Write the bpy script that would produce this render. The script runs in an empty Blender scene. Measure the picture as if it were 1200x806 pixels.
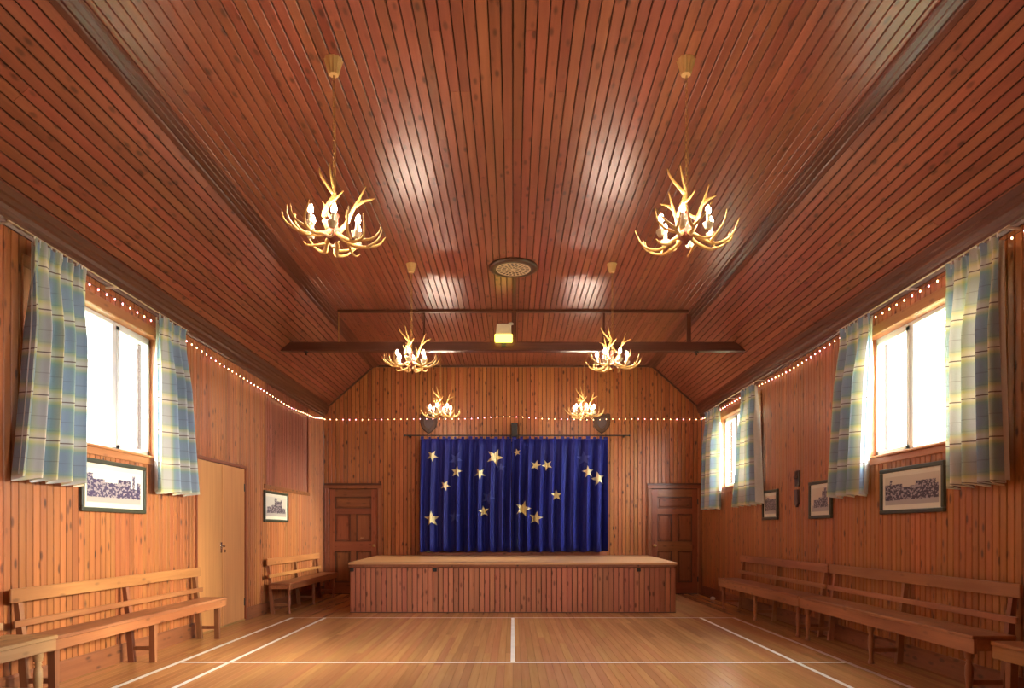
import bpy, bmesh, math, random
from mathutils import Vector, Matrix
random.seed(7)
PI = math.pi
S = bpy.context.scene
C = S.collection

# ------------------------------------------------------------------ camera
cam = bpy.data.cameras.new('camera'); cam_o = bpy.data.objects.new('camera', cam); C.objects.link(cam_o)
cam.sensor_fit = 'HORIZONTAL'; cam.sensor_width = 36; cam.lens = 24.0        # 800 px focal length at 1200 px
cam_o.location = (0, 0, 1.2); cam_o.rotation_euler = (PI/2, 0, 0)
cam.shift_x = -1/1200; cam.shift_y = 219/1200; cam.clip_start = 0.05; cam.clip_end = 300
S.camera = cam_o
# ------------------------------------------------------------------ light and exposure
W = bpy.data.worlds.new('overcast'); S.world = W; W.use_nodes = True
bg = W.node_tree.nodes['Background']; bg.inputs[0].default_value = (0.93, 0.97, 1.0, 1); bg.inputs[1].default_value = 60.0
S.view_settings.view_transform = 'Standard'; S.view_settings.look = 'None'
S.view_settings.gamma = 1; S.view_settings.use_curve_mapping = False
S.view_settings.exposure = 0.0
BULB = 430.0
sun = bpy.data.lights.new('hazy_sun', 'SUN'); sun.energy = 40.0; sun.angle = math.radians(24); sun.color = (1.0, 0.86, 0.58)
sun_o = bpy.data.objects.new('hazy_sun', sun); C.objects.link(sun_o)
sun_o.rotation_euler = Vector((-math.cos(math.radians(15)), 0.03, -math.sin(math.radians(15)))).to_track_quat('-Z', 'Y').to_euler()
XW, YB, YR = 3.6, 13.0, -2.0          # half width, stage wall, rear wall
ZE, ZC, XC = 3.5, 4.35, 2.65          # eave height, flat ceiling height, half width of the flat ceiling
WINDOWS = [(-1, 5.08, 6.94), (1, 5.08, 6.94), (1, 9.95, 11.85), (1, 0.3, 2.16)]
WZ0, WZ1 = 1.92, 3.15
for s, a, b in WINDOWS:               # sampling portals in the window openings
    l = bpy.data.lights.new('window_portal', 'AREA'); l.shape = 'RECTANGLE'; l.size = WZ1-WZ0; l.size_y = b-a
    l.cycles.is_portal = True
    o = bpy.data.objects.new('window_portal', l); C.objects.link(o)
    o.location = (s*(XW+0.13), (a+b)/2, (WZ0+WZ1)/2); o.rotation_euler = (0, s*PI/2, 0)

# ------------------------------------------------------------------ mesh helpers
class MB:
    def __init__(m): m.v = []; m.f = []; m.uv = None
    def add(m, vs, fs):
        n = len(m.v); m.v += [tuple(p) for p in vs]; m.f += [tuple(i+n for i in f) for f in fs]; return m
    def box(m, x0, x1, y0, y1, z0, z1, c=0.0):
        x0, x1 = sorted((x0, x1)); y0, y1 = sorted((y0, y1)); z0, z1 = sorted((z0, z1))
        if c <= 0:
            return m.add([(x0,y0,z0),(x1,y0,z0),(x1,y1,z0),(x0,y1,z0),(x0,y0,z1),(x1,y0,z1),(x1,y1,z1),(x0,y1,z1)],
                  [(0,3,2,1),(4,5,6,7),(0,1,5,4),(1,2,6,5),(2,3,7,6),(3,0,4,7)])
        bm = bmesh.new(); bmesh.ops.create_cube(bm, size=1)
        for v in bm.verts:
            v.co = Vector(((x0+x1)/2+v.co.x*(x1-x0), (y0+y1)/2+v.co.y*(y1-y0), (z0+z1)/2+v.co.z*(z1-z0)))
        bmesh.ops.bevel(bm, geom=bm.edges[:], offset=c, segments=1, affect='EDGES')
        bm.verts.index_update()
        m.add([v.co[:] for v in bm.verts], [[v.index for v in f.verts] for f in bm.faces]); bm.free(); return m
    def bar(m, p, q, w, d, up=(0,0,1)):          # rectangular bar from p to q
        p, q = Vector(p), Vector(q); t = (q-p).normalized(); u = Vector(up)
        a = t.cross(u).normalized(); b = a.cross(t).normalized()
        vs = [e+a*sx*w/2+b*sy*d/2 for e in (p, q) for sx, sy in ((-1,-1),(1,-1),(1,1),(-1,1))]
        return m.add(vs, [(3,2,1,0),(4,5,6,7),(0,1,5,4),(1,2,6,5),(2,3,7,6),(3,0,4,7)])
    def tube(m, pts, rad, n=6, cap=True):
        pts = [Vector(p) for p in pts]; k = len(pts)
        rad = rad if isinstance(rad, (list, tuple)) else [rad]*k
        ref = Vector((0.31, 0.17, 0.93)); vs = []; fs = []
        for i, p in enumerate(pts):
            t = (pts[min(i+1, k-1)]-pts[max(i-1, 0)]).normalized()
            a = t.cross(ref)
            a = a.normalized() if a.length > 1e-4 else t.orthogonal().normalized()
            b = t.cross(a).normalized(); ref = -a.cross(t) if False else ref
            vs += [p+(a*math.cos(2*PI*j/n)+b*math.sin(2*PI*j/n))*rad[i] for j in range(n)]
        for i in range(k-1):
            for j in range(n):
                fs.append((i*n+j, i*n+(j+1) % n, (i+1)*n+(j+1) % n, (i+1)*n+j))
        if cap: fs += [tuple(range(n-1, -1, -1)), tuple((k-1)*n+j for j in range(n))]
        return m.add(vs, fs)
    def lathe(m, prof, n=12, c=(0,0,0)):         # prof: (radius, z)
        vs = [(c[0]+r*math.cos(2*PI*j/n), c[1]+r*math.sin(2*PI*j/n), c[2]+z) for r, z in prof for j in range(n)]
        fs = [(i*n+j, i*n+(j+1) % n, (i+1)*n+(j+1) % n, (i+1)*n+j) for i in range(len(prof)-1) for j in range(n)]
        fs += [tuple(range(n-1, -1, -1)), tuple((len(prof)-1)*n+j for j in range(n))]
        return m.add(vs, fs)
    def prism(m, poly, f0, f1):                  # poly (2D points) mapped by f0 / f1 to 3D
        n = len(poly); vs = [f0(*p) for p in poly]+[f1(*p) for p in poly]
        fs = [(i, (i+1) % n, n+(i+1) % n, n+i) for i in range(n)]+[tuple(range(n-1, -1, -1)), tuple(range(n, 2*n))]
        return m.add(vs, fs)
    def mesh(m, name, mat, smooth=False):
        me = bpy.data.meshes.new(name); me.from_pydata(m.v, [], m.f)
        bm = bmesh.new(); bm.from_mesh(me); bmesh.ops.recalc_face_normals(bm, faces=bm.faces[:]); bm.to_mesh(me); bm.free()
        if m.uv:
            uvl = me.uv_layers.new(name='cloth')
            for lp in me.loops: uvl.data[lp.index].uv = m.uv[lp.vertex_index]
        if smooth: me.polygons.foreach_set('use_smooth', [True]*len(me.polygons))
        if mat: me.materials.append(mat)
        return me
    def build(m, name, mat, parent=None, smooth=False, loc=(0,0,0)):
        return link(name, m.mesh(name, mat, smooth), parent, loc)
def link(name, me, parent=None, loc=(0,0,0), rot=None):
    o = bpy.data.objects.new(name, me); C.objects.link(o); o.location = loc
    if rot is not None: o.rotation_euler = rot
    if parent: o.parent = parent
    return o
def empty(name, loc=(0,0,0), rz=0):
    o = link(name, None, None, loc, (0,0,rz)); o.empty_display_size = 0.1; return o
def tag(o, label, cat, group=None):
    o['label'] = label; o['category'] = cat
    if group: o['group'] = group
    return o
def struct(o): o['kind'] = 'structure'; return o

# ------------------------------------------------------------------ material helpers
class NT:
    def __init__(s, name):
        s.m = bpy.data.materials.new(name); s.m.use_nodes = True; s.t = s.m.node_tree
        s.p = s.t.nodes['Principled BSDF']; s.out = s.t.nodes['Material Output']
    def n(s, kind, **kw):
        nd = s.t.nodes.new(kind)
        for k, v in kw.items(): setattr(nd, k, v)
        return nd
    def set(s, sock, v):
        if hasattr(v, 'is_linked') or isinstance(v, bpy.types.NodeSocket): s.t.links.new(v, sock)
        else: sock.default_value = v
    def math(s, op, a, b=0.0, c=None, clamp=False):
        nd = s.n('ShaderNodeMath', operation=op, use_clamp=clamp); s.set(nd.inputs[0], a); s.set(nd.inputs[1], b)
        if c is not None: s.set(nd.inputs[2], c)
        return nd.outputs[0]
    def vmath(s, op, a, b):
        nd = s.n('ShaderNodeVectorMath', operation=op); s.set(nd.inputs[0], a); s.set(nd.inputs[1], b); return nd.outputs[0]
    def mix(s, fac, a, b, blend='MIX'):
        nd = s.n('ShaderNodeMix', data_type='RGBA', blend_type=blend)
        s.set(nd.inputs[0], fac); s.set(nd.inputs[6], a); s.set(nd.inputs[7], b); return nd.outputs[2]
    def ramp(s, fac, stops, interp='LINEAR'):
        nd = s.n('ShaderNodeValToRGB'); r = nd.color_ramp; r.interpolation = interp
        while len(r.elements) < len(stops): r.elements.new(0.5)
        for e, (p, c) in zip(r.elements, stops): e.position = p; e.color = c if len(c) == 4 else (*c, 1)
        s.set(nd.inputs[0], fac); return nd.outputs[0]
    def noise(s, vec, scale, detail=3, rough=0.5, dist=0):
        nd = s.n('ShaderNodeTexNoise'); s.set(nd.inputs['Vector'], vec)
        nd.inputs['Scale'].default_value = scale; nd.inputs['Detail'].default_value = detail
        nd.inputs['Roughness'].default_value = rough; nd.inputs['Distortion'].default_value = dist
        return nd.outputs[0]
    def bump(s, h, strength=0.2, dist=0.01):
        b = s.n('ShaderNodeBump'); b.inputs['Strength'].default_value = strength; b.inputs['Distance'].default_value = dist
        s.set(b.inputs['Height'], h); s.set(s.p.inputs['Normal'], b.outputs[0])
def rgb(r, g, b):                                  # sRGB 0-255 to linear
    f = lambda c: c/255/12.92 if c <= 10 else ((c/255+0.055)/1.055)**2.4
    return (f(r), f(g), f(b), 1)
def plain(name, col, rough=0.5, metal=0.0, var=0.12, scale=14, coat=0.0, spec=0.5):
    t = NT(name); co = t.n('ShaderNodeTexCoord').outputs['Object']
    f = t.noise(co, scale, 4)
    c = t.mix(f, tuple(x*(1-var) for x in col[:3])+(1,), tuple(min(1, x*(1+var)) for x in col[:3])+(1,))
    t.set(t.p.inputs['Base Color'], c); t.p.inputs['Roughness'].default_value = rough; t.p.inputs['Metallic'].default_value = metal
    t.p.inputs['Coat Weight'].default_value = coat; t.p.inputs['Specular IOR Level'].default_value = spec
    return t.m
def wood(name, a, b, knot=(0.045, 0.011, 0.005), axis=0, rough=0.35, coat=0.0, var=0.22, knots=True, knot_amt=0.8, grain=1.0, spec=0.5, blotch=0.2):
    """pine or other timber with grain along one local axis; each board differs by its object random value"""
    t = NT(name)
    co = t.n('ShaderNodeTexCoord').outputs['Object']; rnd = t.n('ShaderNodeObjectInfo').outputs['Random']
    off = t.n('ShaderNodeCombineXYZ'); t.set(off.inputs[0], t.math('MULTIPLY', rnd, 137.0)); t.set(off.inputs[1], t.math('MULTIPLY', rnd, 71.3)); t.set(off.inputs[2], t.math('MULTIPLY', rnd, 29.7))
    v = t.vmath('ADD', co, off.outputs[0])
    sc = [26.0]*3; sc[axis] = 1.1
    g = t.noise(t.vmath('MULTIPLY', v, tuple(sc)), 1.0*grain, 4, 0.62, 0.6)
    sc2 = [3.0]*3; sc2[axis] = 0.7
    bl = t.noise(t.vmath('MULTIPLY', v, tuple(sc2)), 1.0, 2)
    gg = t.ramp(g, [(0.3, (0, 0, 0)), (0.7, (1, 1, 1))])
    c = t.mix(gg, (*a, 1), (*b, 1))
    c = t.mix(t.math('MULTIPLY', t.ramp(bl, [(0.4, (0, 0, 0)), (0.75, (1, 1, 1))]), blotch*2.2), c, (a[0]*0.55, a[1]*0.42, a[2]*0.4, 1))
    h = g
    if knots:
        sk = [15.0]*3; sk[axis] = 6.0
        wob = t.noise(v, 9.0, 2)
        vo = t.n('ShaderNodeTexVoronoi', feature='F1'); vo.inputs['Scale'].default_value = 1.0
        t.set(vo.inputs['Vector'], t.vmath('MULTIPLY', v, tuple(sk)))
        d = t.math('ADD', vo.outputs['Distance'], t.math('MULTIPLY', wob, 0.10))
        k = t.math('SUBTRACT', 1.0, t.ramp(d, [(0.18, (0, 0, 0)), (0.35, (1, 1, 1))]))
        pick = t.n('ShaderNodeSeparateColor'); t.set(pick.inputs[0], vo.outputs['Color'])
        k = t.math('MULTIPLY', t.math('MULTIPLY', k, t.math('GREATER_THAN', pick.outputs[0], 0.36)), t.math('MULTIPLY', t.math('ADD', 0.62, t.math('MULTIPLY', pick.outputs[1], 0.38)), knot_amt))
        c = t.mix(k, c, (*knot, 1))
    br = t.math('ADD', 1.0-var, t.math('MULTIPLY', rnd, 2*var))
    hs = t.n('ShaderNodeHueSaturation'); t.set(hs.inputs['Value'], br); t.set(hs.inputs['Color'], c)
    t.set(hs.inputs['Hue'], t.math('ADD', 0.492, t.math('MULTIPLY', t.math('FRACT', t.math('MULTIPLY', rnd, 17.3)), 0.014)))
    t.set(t.p.inputs['Base Color'], hs.outputs[0])
    t.p.inputs['Roughness'].default_value = rough; t.p.inputs['Specular IOR Level'].default_value = spec
    t.p.inputs['Coat Weight'].default_value = coat; t.p.inputs['Coat Roughness'].default_value = 0.22
    t.bump(h, 0.15, 0.004)
    return t.m
def emit(name, col, strength):
    t = NT(name); t.p.inputs['Base Color'].default_value = (*col, 1)
    t.p.inputs['Emission Color'].default_value = (*col, 1); t.p.inputs['Emission Strength'].default_value = strength; return t.m

M = {}
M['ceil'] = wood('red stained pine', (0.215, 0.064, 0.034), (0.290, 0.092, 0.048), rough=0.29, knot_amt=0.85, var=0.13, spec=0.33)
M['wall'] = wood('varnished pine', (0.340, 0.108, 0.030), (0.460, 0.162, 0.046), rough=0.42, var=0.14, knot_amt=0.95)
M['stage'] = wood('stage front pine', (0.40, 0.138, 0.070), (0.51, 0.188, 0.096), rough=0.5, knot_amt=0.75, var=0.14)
M['trimy'] = wood('dark stained moulding', (0.085, 0.026, 0.012), (0.125, 0.040, 0.018), axis=1, rough=0.35, knots=False, var=0.05)
M['trimx'] = wood('dark stained crosspiece', (0.085, 0.028, 0.013), (0.125, 0.044, 0.020), axis=0, rough=0.4, knots=False, var=0.05)
M['trimz'] = wood('dark stained upright', (0.085, 0.028, 0.013), (0.125, 0.044, 0.020), axis=2, rough=0.4, knots=False, var=0.05)
M['skirt'] = wood('skirting pine', (0.21, 0.068, 0.026), (0.29, 0.10, 0.04), axis=1, rough=0.45, var=0.05)
M['archy'] = wood('window lining pine', (0.44, 0.17, 0.055), (0.52, 0.22, 0.075), axis=1, rough=0.45, var=0.06, knot_amt=0.5)
M['archz'] = wood('window jamb pine', (0.40, 0.15, 0.05), (0.50, 0.20, 0.07), axis=2, rough=0.45, var=0.06, knot_amt=0.5)
M['doorz'] = wood('old panelled door pine', (0.24, 0.074, 0.028), (0.33, 0.108, 0.042), axis=2, rough=0.38, knot_amt=0.5, var=0.08)
M['doorx'] = wood('old panelled door rail pine', (0.24, 0.074, 0.028), (0.33, 0.108, 0.042), axis=0, rough=0.38, knot_amt=0.5, var=0.08)
M['ply'] = wood('honey plywood', (0.56, 0.25, 0.082), (0.66, 0.32, 0.11), axis=2, rough=0.4, knots=False, var=0.05, blotch=0.1, grain=0.7)
M['floor'] = wood('honey strip floor', (0.43, 0.195, 0.068), (0.53, 0.255, 0.098), axis=0, rough=0.24, knots=False, var=0.13, blotch=0.12, spec=0.5)
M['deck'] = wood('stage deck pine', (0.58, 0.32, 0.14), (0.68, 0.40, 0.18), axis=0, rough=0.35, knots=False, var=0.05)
M['bench'] = wood('worn bench pine', (0.38, 0.150, 0.052), (0.50, 0.215, 0.080), axis=1, rough=0.4, knot_amt=0.6, var=0.12, blotch=0.3)
M['bench_light'] = wood('scrubbed pale bench pine', (0.50, 0.27, 0.11), (0.62, 0.37, 0.17), axis=1, rough=0.45, knot_amt=0.6, var=0.1, blotch=0.3)
M['bench_dark'] = wood('dark worn bench pine', (0.34, 0.135, 0.058), (0.48, 0.205, 0.092), axis=1, rough=0.42, knot_amt=0.5, var=0.1, blotch=0.4)
M['leg'] = wood('bench leg timber', (0.25, 0.092, 0.04), (0.34, 0.135, 0.058), axis=2, rough=0.42, knots=False, var=0.12)
M['leg_dark'] = wood('dark bench leg timber', (0.30, 0.115, 0.052), (0.40, 0.16, 0.075), axis=2, rough=0.42, knots=False, var=0.12)
M['backing'] = plain('dark backing boards', (0.022, 0.008, 0.004, 1), 0.9)
M['white'] = plain('white paint', (0.75, 0.75, 0.72, 1), 0.55, var=0.08)
M['line'] = plain('worn white court paint', (0.72, 0.66, 0.60, 1), 0.45, var=0.25, scale=5)
M['linef'] = plain('faded mauve court paint', (0.50, 0.33, 0.27, 1), 0.45, var=0.3, scale=5)
M['pvc'] = plain('white window frame', (0.78, 0.79, 0.78, 1), 0.35, var=0.03)
M['black'] = plain('dark metal', (0.018, 0.015, 0.014, 1), 0.45)
M['chrome'] = plain('chrome', (0.75, 0.73, 0.70, 1), 0.2, 1.0, var=0.03)
M['brass'] = plain('aged brass', (0.50, 0.30, 0.10, 1), 0.4, 0.5, var=0.2)
M['antler'] = plain('antler bone', (0.60, 0.36, 0.11, 1), 0.5, var=0.25, scale=22)
M['hub'] = plain('red leather hub', (0.20, 0.05, 0.03, 1), 0.6)
M['candle'] = plain('cream candle sleeve', (0.72, 0.60, 0.40, 1), 0.5, var=0.05)
M['bulb'] = emit('lit candle bulb', (1.0, 0.80, 0.62), BULB)
M['fairy'] = emit('lit fairy bulb', (1.0, 0.55, 0.26), 13.0)
M['fairyp'] = emit('lit pink fairy bulb', (1.0, 0.36, 0.42), 13.0)
M['emerg'] = emit('lit emergency diffuser', (1.0, 0.80, 0.10), 4.5)
M['housing'] = plain('cream plastic housing', (0.62, 0.52, 0.36, 1), 0.5)
M['frame'] = plain('dark green picture frame', (0.045, 0.048, 0.030, 1), 0.35, var=0.2)
M['mat'] = plain('cream picture mount', (0.72, 0.66, 0.55, 1), 0.7, var=0.03)
M['plaque'] = wood('dark plaque oak', (0.06, 0.026, 0.014), (0.10, 0.042, 0.022), axis=2, rough=0.4, knots=False)
M['greyplate'] = plain('grey wall plate', (0.10, 0.06, 0.06, 1), 0.5)
M['render'] = plain('white rendered wall', (0.70, 0.70, 0.68, 1), 0.8, var=0.05, scale=3)
M['slate'] = plain('slate roof', (0.10, 0.10, 0.11, 1), 0.7)
M['grass'] = plain('outside grass', (0.10, 0.14, 0.05, 1), 0.9, var=0.4, scale=2)

def glass_mat():
    t = NT('window glass'); t.t.nodes.remove(t.p)
    tr = t.n('ShaderNodeBsdfTransparent'); gl = t.n('ShaderNodeBsdfGlossy'); gl.inputs['Roughness'].default_value = 0.02
    tr.inputs[0].default_value = (0.95, 0.97, 0.96, 1)
    lw = t.n('ShaderNodeLayerWeight'); lw.inputs[0].default_value = 0.5
    fr = t.math('ADD', 0.02, t.math('MULTIPLY', t.math('POWER', lw.outputs['Facing'], 5.0), 0.5))
    mx = t.n('ShaderNodeMixShader'); t.set(mx.inputs[0], fr); t.set(mx.inputs[1], tr.outputs[0]); t.set(mx.inputs[2], gl.outputs[0])
    t.set(t.out.inputs[0], mx.outputs[0]); return t.m
M['glass'] = glass_mat()

def plaid_mat():
    t = NT('blue green plaid cotton'); uv = t.n('ShaderNodeUVMap'); uv.uv_map = 'cloth'
    sp = t.n('ShaderNodeSeparateXYZ'); t.set(sp.inputs[0], uv.outputs[0])
    BL, GR, CR, YE, DK = rgb(140, 158, 184), rgb(140, 172, 164), rgb(238, 226, 206), rgb(214, 208, 138), rgb(96, 66, 62)
    def stripes(x, period, shift, st):
        f = t.math('FRACT', t.math('ADD', t.math('DIVIDE', x, period), shift))
        return t.ramp(f, st), f
    a, fa = stripes(sp.outputs[0], 0.30, 0.2, [(0.0, CR), (0.14, CR), (0.20, YE), (0.28, GR), (0.36, BL), (0.62, BL), (0.72, GR), (0.82, YE), (0.90, CR)])
    b, fb = stripes(sp.outputs[1], 0.32, 0.13, [(0.0, CR), (0.08, CR), (0.15, YE), (0.22, GR), (0.32, BL), (0.74, BL), (0.82, GR), (0.89, YE), (0.95, CR)])
    c = t.mix(0.5, a, b)
    def thin(f, at, w): return t.math('LESS_THAN', t.math('ABSOLUTE', t.math('SUBTRACT', f, at)), w)
    c = t.mix(t.math('MULTIPLY', thin(fb, 0.985, 0.014), 0.85), c, DK)
    c = t.mix(t.math('MULTIPLY', thin(fb, 0.50, 0.010), 0.30), c, DK)
    c = t.mix(t.math('MULTIPLY', thin(fb, 0.22, 0.006), 0.2), c, DK)
    weave = t.noise(t.vmath('MULTIPLY', uv.outputs[0], (1, 1, 1)), 240, 2)
    c = t.mix(0.12, c, t.mix(weave, (0, 0, 0, 1), (1, 1, 1, 1)), 'OVERLAY')
    t.set(t.p.inputs['Base Color'], c); t.p.inputs['Roughness'].default_value = 0.85; t.p.inputs['Specular IOR Level'].default_value = 0.15
    tl = t.n('ShaderNodeBsdfTranslucent'); t.set(tl.inputs[0], c)
    mx = t.n('ShaderNodeMixShader'); mx.inputs[0].default_value = 0.25
    t.set(mx.inputs[1], t.p.outputs[0]); t.set(mx.inputs[2], tl.outputs[0]); t.set(t.out.inputs[0], mx.outputs[0]); return t.m
M['plaid'] = plaid_mat()
def lining_mat():
    t = NT('white curtain lining cotton'); co = t.n('ShaderNodeTexCoord').outputs['Object']
    c = t.mix(t.noise(co, 30, 3), (0.66, 0.64, 0.60, 1), (0.76, 0.74, 0.70, 1)); t.set(t.p.inputs['Base Color'], c); t.p.inputs['Roughness'].default_value = 0.85
    tl = t.n('ShaderNodeBsdfTranslucent'); t.set(tl.inputs[0], c); mx = t.n('ShaderNodeMixShader'); mx.inputs[0].default_value = 0.4
    t.set(mx.inputs[1], t.p.outputs[0]); t.set(mx.inputs[2], tl.outputs[0]); t.set(t.out.inputs[0], mx.outputs[0]); return t.m
M['lining'] = lining_mat()
def velvet():
    t = NT('royal blue velvet'); co = t.n('ShaderNodeTexCoord').outputs['Object']
    n = t.noise(t.vmath('MULTIPLY', co, (6, 6, 1.2)), 1.5, 3)
    t.set(t.p.inputs['Base Color'], t.mix(n, (0.005, 0.007, 0.09, 1), (0.014, 0.018, 0.22, 1)))
    t.p.inputs['Roughness'].default_value = 0.6; t.p.inputs['Sheen Weight'].default_value = 0.12
    t.p.inputs['Sheen Tint'].default_value = (0.25, 0.28, 1, 1); t.p.inputs['Specular IOR Level'].default_value = 0.3
    return t.m
M['velvet'] = velvet()
M['gold'] = plain('gold star fabric', (0.86, 0.74, 0.38, 1), 0.5, 0.0, var=0.15)
M['dimstar'] = plain('faded blue star', (0.045, 0.06, 0.28, 1), 0.6, var=0.2)

def photo_mat(name, blocks, tone=(0.045, 0.032, 0.055), ground=0.0, sky=(0.60, 0.56, 0.50)):
    """old monochrome view: pale sky, dark masses given as blocks (x0, x1, top) in half-size units"""
    t = NT(name); g = t.n('ShaderNodeTexCoord').outputs['Generated']
    sp = t.n('ShaderNodeSeparateXYZ'); t.set(sp.inputs[0], g)
    x, z = sp.outputs[0], sp.outputs[2]
    wob = t.noise(g, 16, 4, 0.7); xz = t.math('ADD', x, t.math('MULTIPLY', t.math('SUBTRACT', wob, 0.5), 0.06))
    zz = t.math('ADD', z, t.math('MULTIPLY', t.math('SUBTRACT', wob, 0.5), 0.10)); m = 0.0
    for a, b, top in blocks:
        k = t.math('MULTIPLY', t.math('GREATER_THAN', xz, a), t.math('LESS_THAN', xz, b))
        m = t.math('MAXIMUM', t.math('MULTIPLY', k, t.math('LESS_THAN', zz, top)), m)
    m = t.math('MULTIPLY', m, t.math('GREATER_THAN', zz, 0.17))
    vo = t.n('ShaderNodeTexVoronoi', feature='F1', distance='CHEBYCHEV'); vo.inputs['Scale'].default_value = 20.0; t.set(vo.inputs['Vector'], t.vmath('MULTIPLY', g, (1.8, 1, 1)))
    sc = t.n('ShaderNodeSeparateColor'); t.set(sc.inputs[0], vo.outputs['Color'])
    det = t.math('GREATER_THAN', t.math('ADD', t.math('MULTIPLY', sc.outputs[0], 0.75), t.math('MULTIPLY', wob, 0.6)), 0.78)
    dark = t.mix(det, (*tone, 1), (0.36, 0.31, 0.33, 1))
    grd = t.mix(t.math('LESS_THAN', zz, 0.26), (*sky, 1), (0.42, 0.37, 0.35, 1))
    t.set(t.p.inputs['Base Color'], t.mix(m, grd, dark)); t.p.inputs['Roughness'].default_value = 0.35
    return t.m

# ------------------------------------------------------------------ boards
BC = {}
def board_mesh(L, w, mat, t=0.018, c=0.004, gap=0.0085, name='board'):
    key = (round(L, 3), round(w, 4), mat.name, t, c, gap)
    if key in BC: return BC[key]
    h = (w-gap)/2; prof = [(-h, 0), (h, 0), (h, t-c), (h-c, t), (-h+c, t), (-h, t-c)]
    m = MB().prism(prof, lambda a, b: (-L/2, a, b), lambda a, b: (L/2, a, b))
    BC[key] = m.mesh(name, mat); return BC[key]
def board(name, L, w, mat, parent, pos, ax, az, **kw):
    """board of length L along ax, face towards az, back face centre at pos"""
    ax = Vector(ax).normalized(); az = Vector(az).normalized(); ay = az.cross(ax)
    o = bpy.data.objects.new(name, board_mesh(L, w, mat, name=name, **kw)); C.objects.link(o)
    R = Matrix((ax, ay, az)).transposed()
    o.rotation_euler = R.to_euler(); o.location = pos; o.parent = parent
    return o
def split(a, b, cuts):
    """interval a..b minus the openings in cuts"""
    segs = [(a, b)]
    for c0, c1 in cuts:
        out = []
        for p, q in segs:
            if c1 <= p or c0 >= q: out.append((p, q)); continue
            if c0 > p: out.append((p, c0))
            if c1 < q: out.append((c1, q))
        segs = out
    return [(p, q) for p, q in segs if q-p > 0.03]
PW = 0.0757
# ------------------------------------------------------------------ floor
floor = struct(MB().box(-XW-0.2, XW+0.2, YR-0.2, YB+1.8, -0.12, -0.018).build('floor', M['backing']))
nl = 102; fw = 2*XW/nl
for i in range(nl):
    x = -XW+fw*(i+0.5); y = YR; cuts = [random.choice([4.9, 5.5, 6.1, 6.7, 7.3, 7.9])]
    if random.random() < 0.62: cuts.append(cuts[0]+random.choice([1.6, 2.2, 2.8]))
    for e in cuts+[YB]:
        board('floor_plank', e-y, fw, M['floor'], floor, (x, (y+e)/2, -0.018), (0,1,0), (0,0,1), c=0.001, gap=0.0012); y = e
def court(x0, x1, y0, y1, mat='line'): MB().box(x0, x1, y0, y1, 0.0, 0.0012).build('court_line', M[mat], floor)
YS, YBL = 6.23, 9.42
for s in (-1, 1):
    court(s*2.59-0.02, s*2.59+0.02, 2.0, YBL+0.02)
    court(s*3.05-0.022, s*3.05+0.022, 2.0, YBL+0.02, 'linef' if s > 0 else 'line')
court(-3.03, 3.03, YS-0.02, YS+0.02); court(-0.02, 0.02, YS+0.02, YBL); court(-3.05, 3.05, YBL, YBL+0.03, 'linef')

# ------------------------------------------------------------------ side walls
DOOR = (7.78, 9.17, 2.03)             # double door in the left wall
PANEL = (9.92, 12.02)                 # boarded-up window in the left wall
def wall_side(s):
    name = 'wall_left' if s < 0 else 'wall_right'
    ops = [(a, b, WZ0, WZ1) for t, a, b in WINDOWS if t == s]
    if s < 0: ops.append((DOOR[0], DOOR[1], 0, DOOR[2]))
    ys = sorted({YR-0.15, YB+0.15, *[o[0] for o in ops], *[o[1] for o in ops]}); zs = sorted({0, ZE+0.1, *[o[2] for o in ops], *[o[3] for o in ops]})
    m = MB()
    for y0, y1 in zip(ys, ys[1:]):
        for z0, z1 in zip(zs, zs[1:]):
            cy, cz = (y0+y1)/2, (z0+z1)/2
            if any(o[0] < cy < o[1] and o[2] < cz < o[3] for o in ops): continue
            m.box(s*(XW+0.02), s*(XW+0.22), y0, y1, z0, z1)
    w = struct(m.build(name, M['backing']))
    n = int((YB-YR)/PW)
    for i in range(n+1):
        y = YB-PW*(i+0.5)
        if y < YR: break
        cuts = [(o[2]-0.02, o[3]+0.02) for o in ops if o[0]-0.02 < y < o[1]+0.02]
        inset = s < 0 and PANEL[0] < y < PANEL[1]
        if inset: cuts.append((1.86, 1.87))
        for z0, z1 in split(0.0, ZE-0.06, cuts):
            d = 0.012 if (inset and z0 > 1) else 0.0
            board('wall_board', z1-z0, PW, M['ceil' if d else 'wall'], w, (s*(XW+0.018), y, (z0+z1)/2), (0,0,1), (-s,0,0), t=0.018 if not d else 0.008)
    return w
WL, WR = wall_side(-1), wall_side(1)
# trim round the boarded-up window
for y in PANEL:
    MB().box(-XW+0.0, -XW+0.006, y-0.03, y+0.03, 1.83, ZE-0.1).build('panel_trim', M['doorz'], WL)
MB().box(-XW, -XW+0.016, PANEL[0]-0.06, PANEL[1]+0.05, 1.82, 1.88, 0.004).build('panel_trim', M['skirt'], WL)
# skirting
for s, nm, segs in ((-1, 'baseboard_left', [(YR, DOOR[0]-0.04), (DOOR[1]+0.04, YB)]), (1, 'baseboard_right', [(YR, YB)])):
    m = MB()
    for a, b in segs:
        m.prism([(0, 0), (0.018, 0), (0.018, 0.145), (0.008, 0.165), (0, 0.165)], lambda d, z: (s*(XW-d), a, z), lambda d, z: (s*(XW-d), b, z))
    struct(m.build(nm, M['skirt']))

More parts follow.
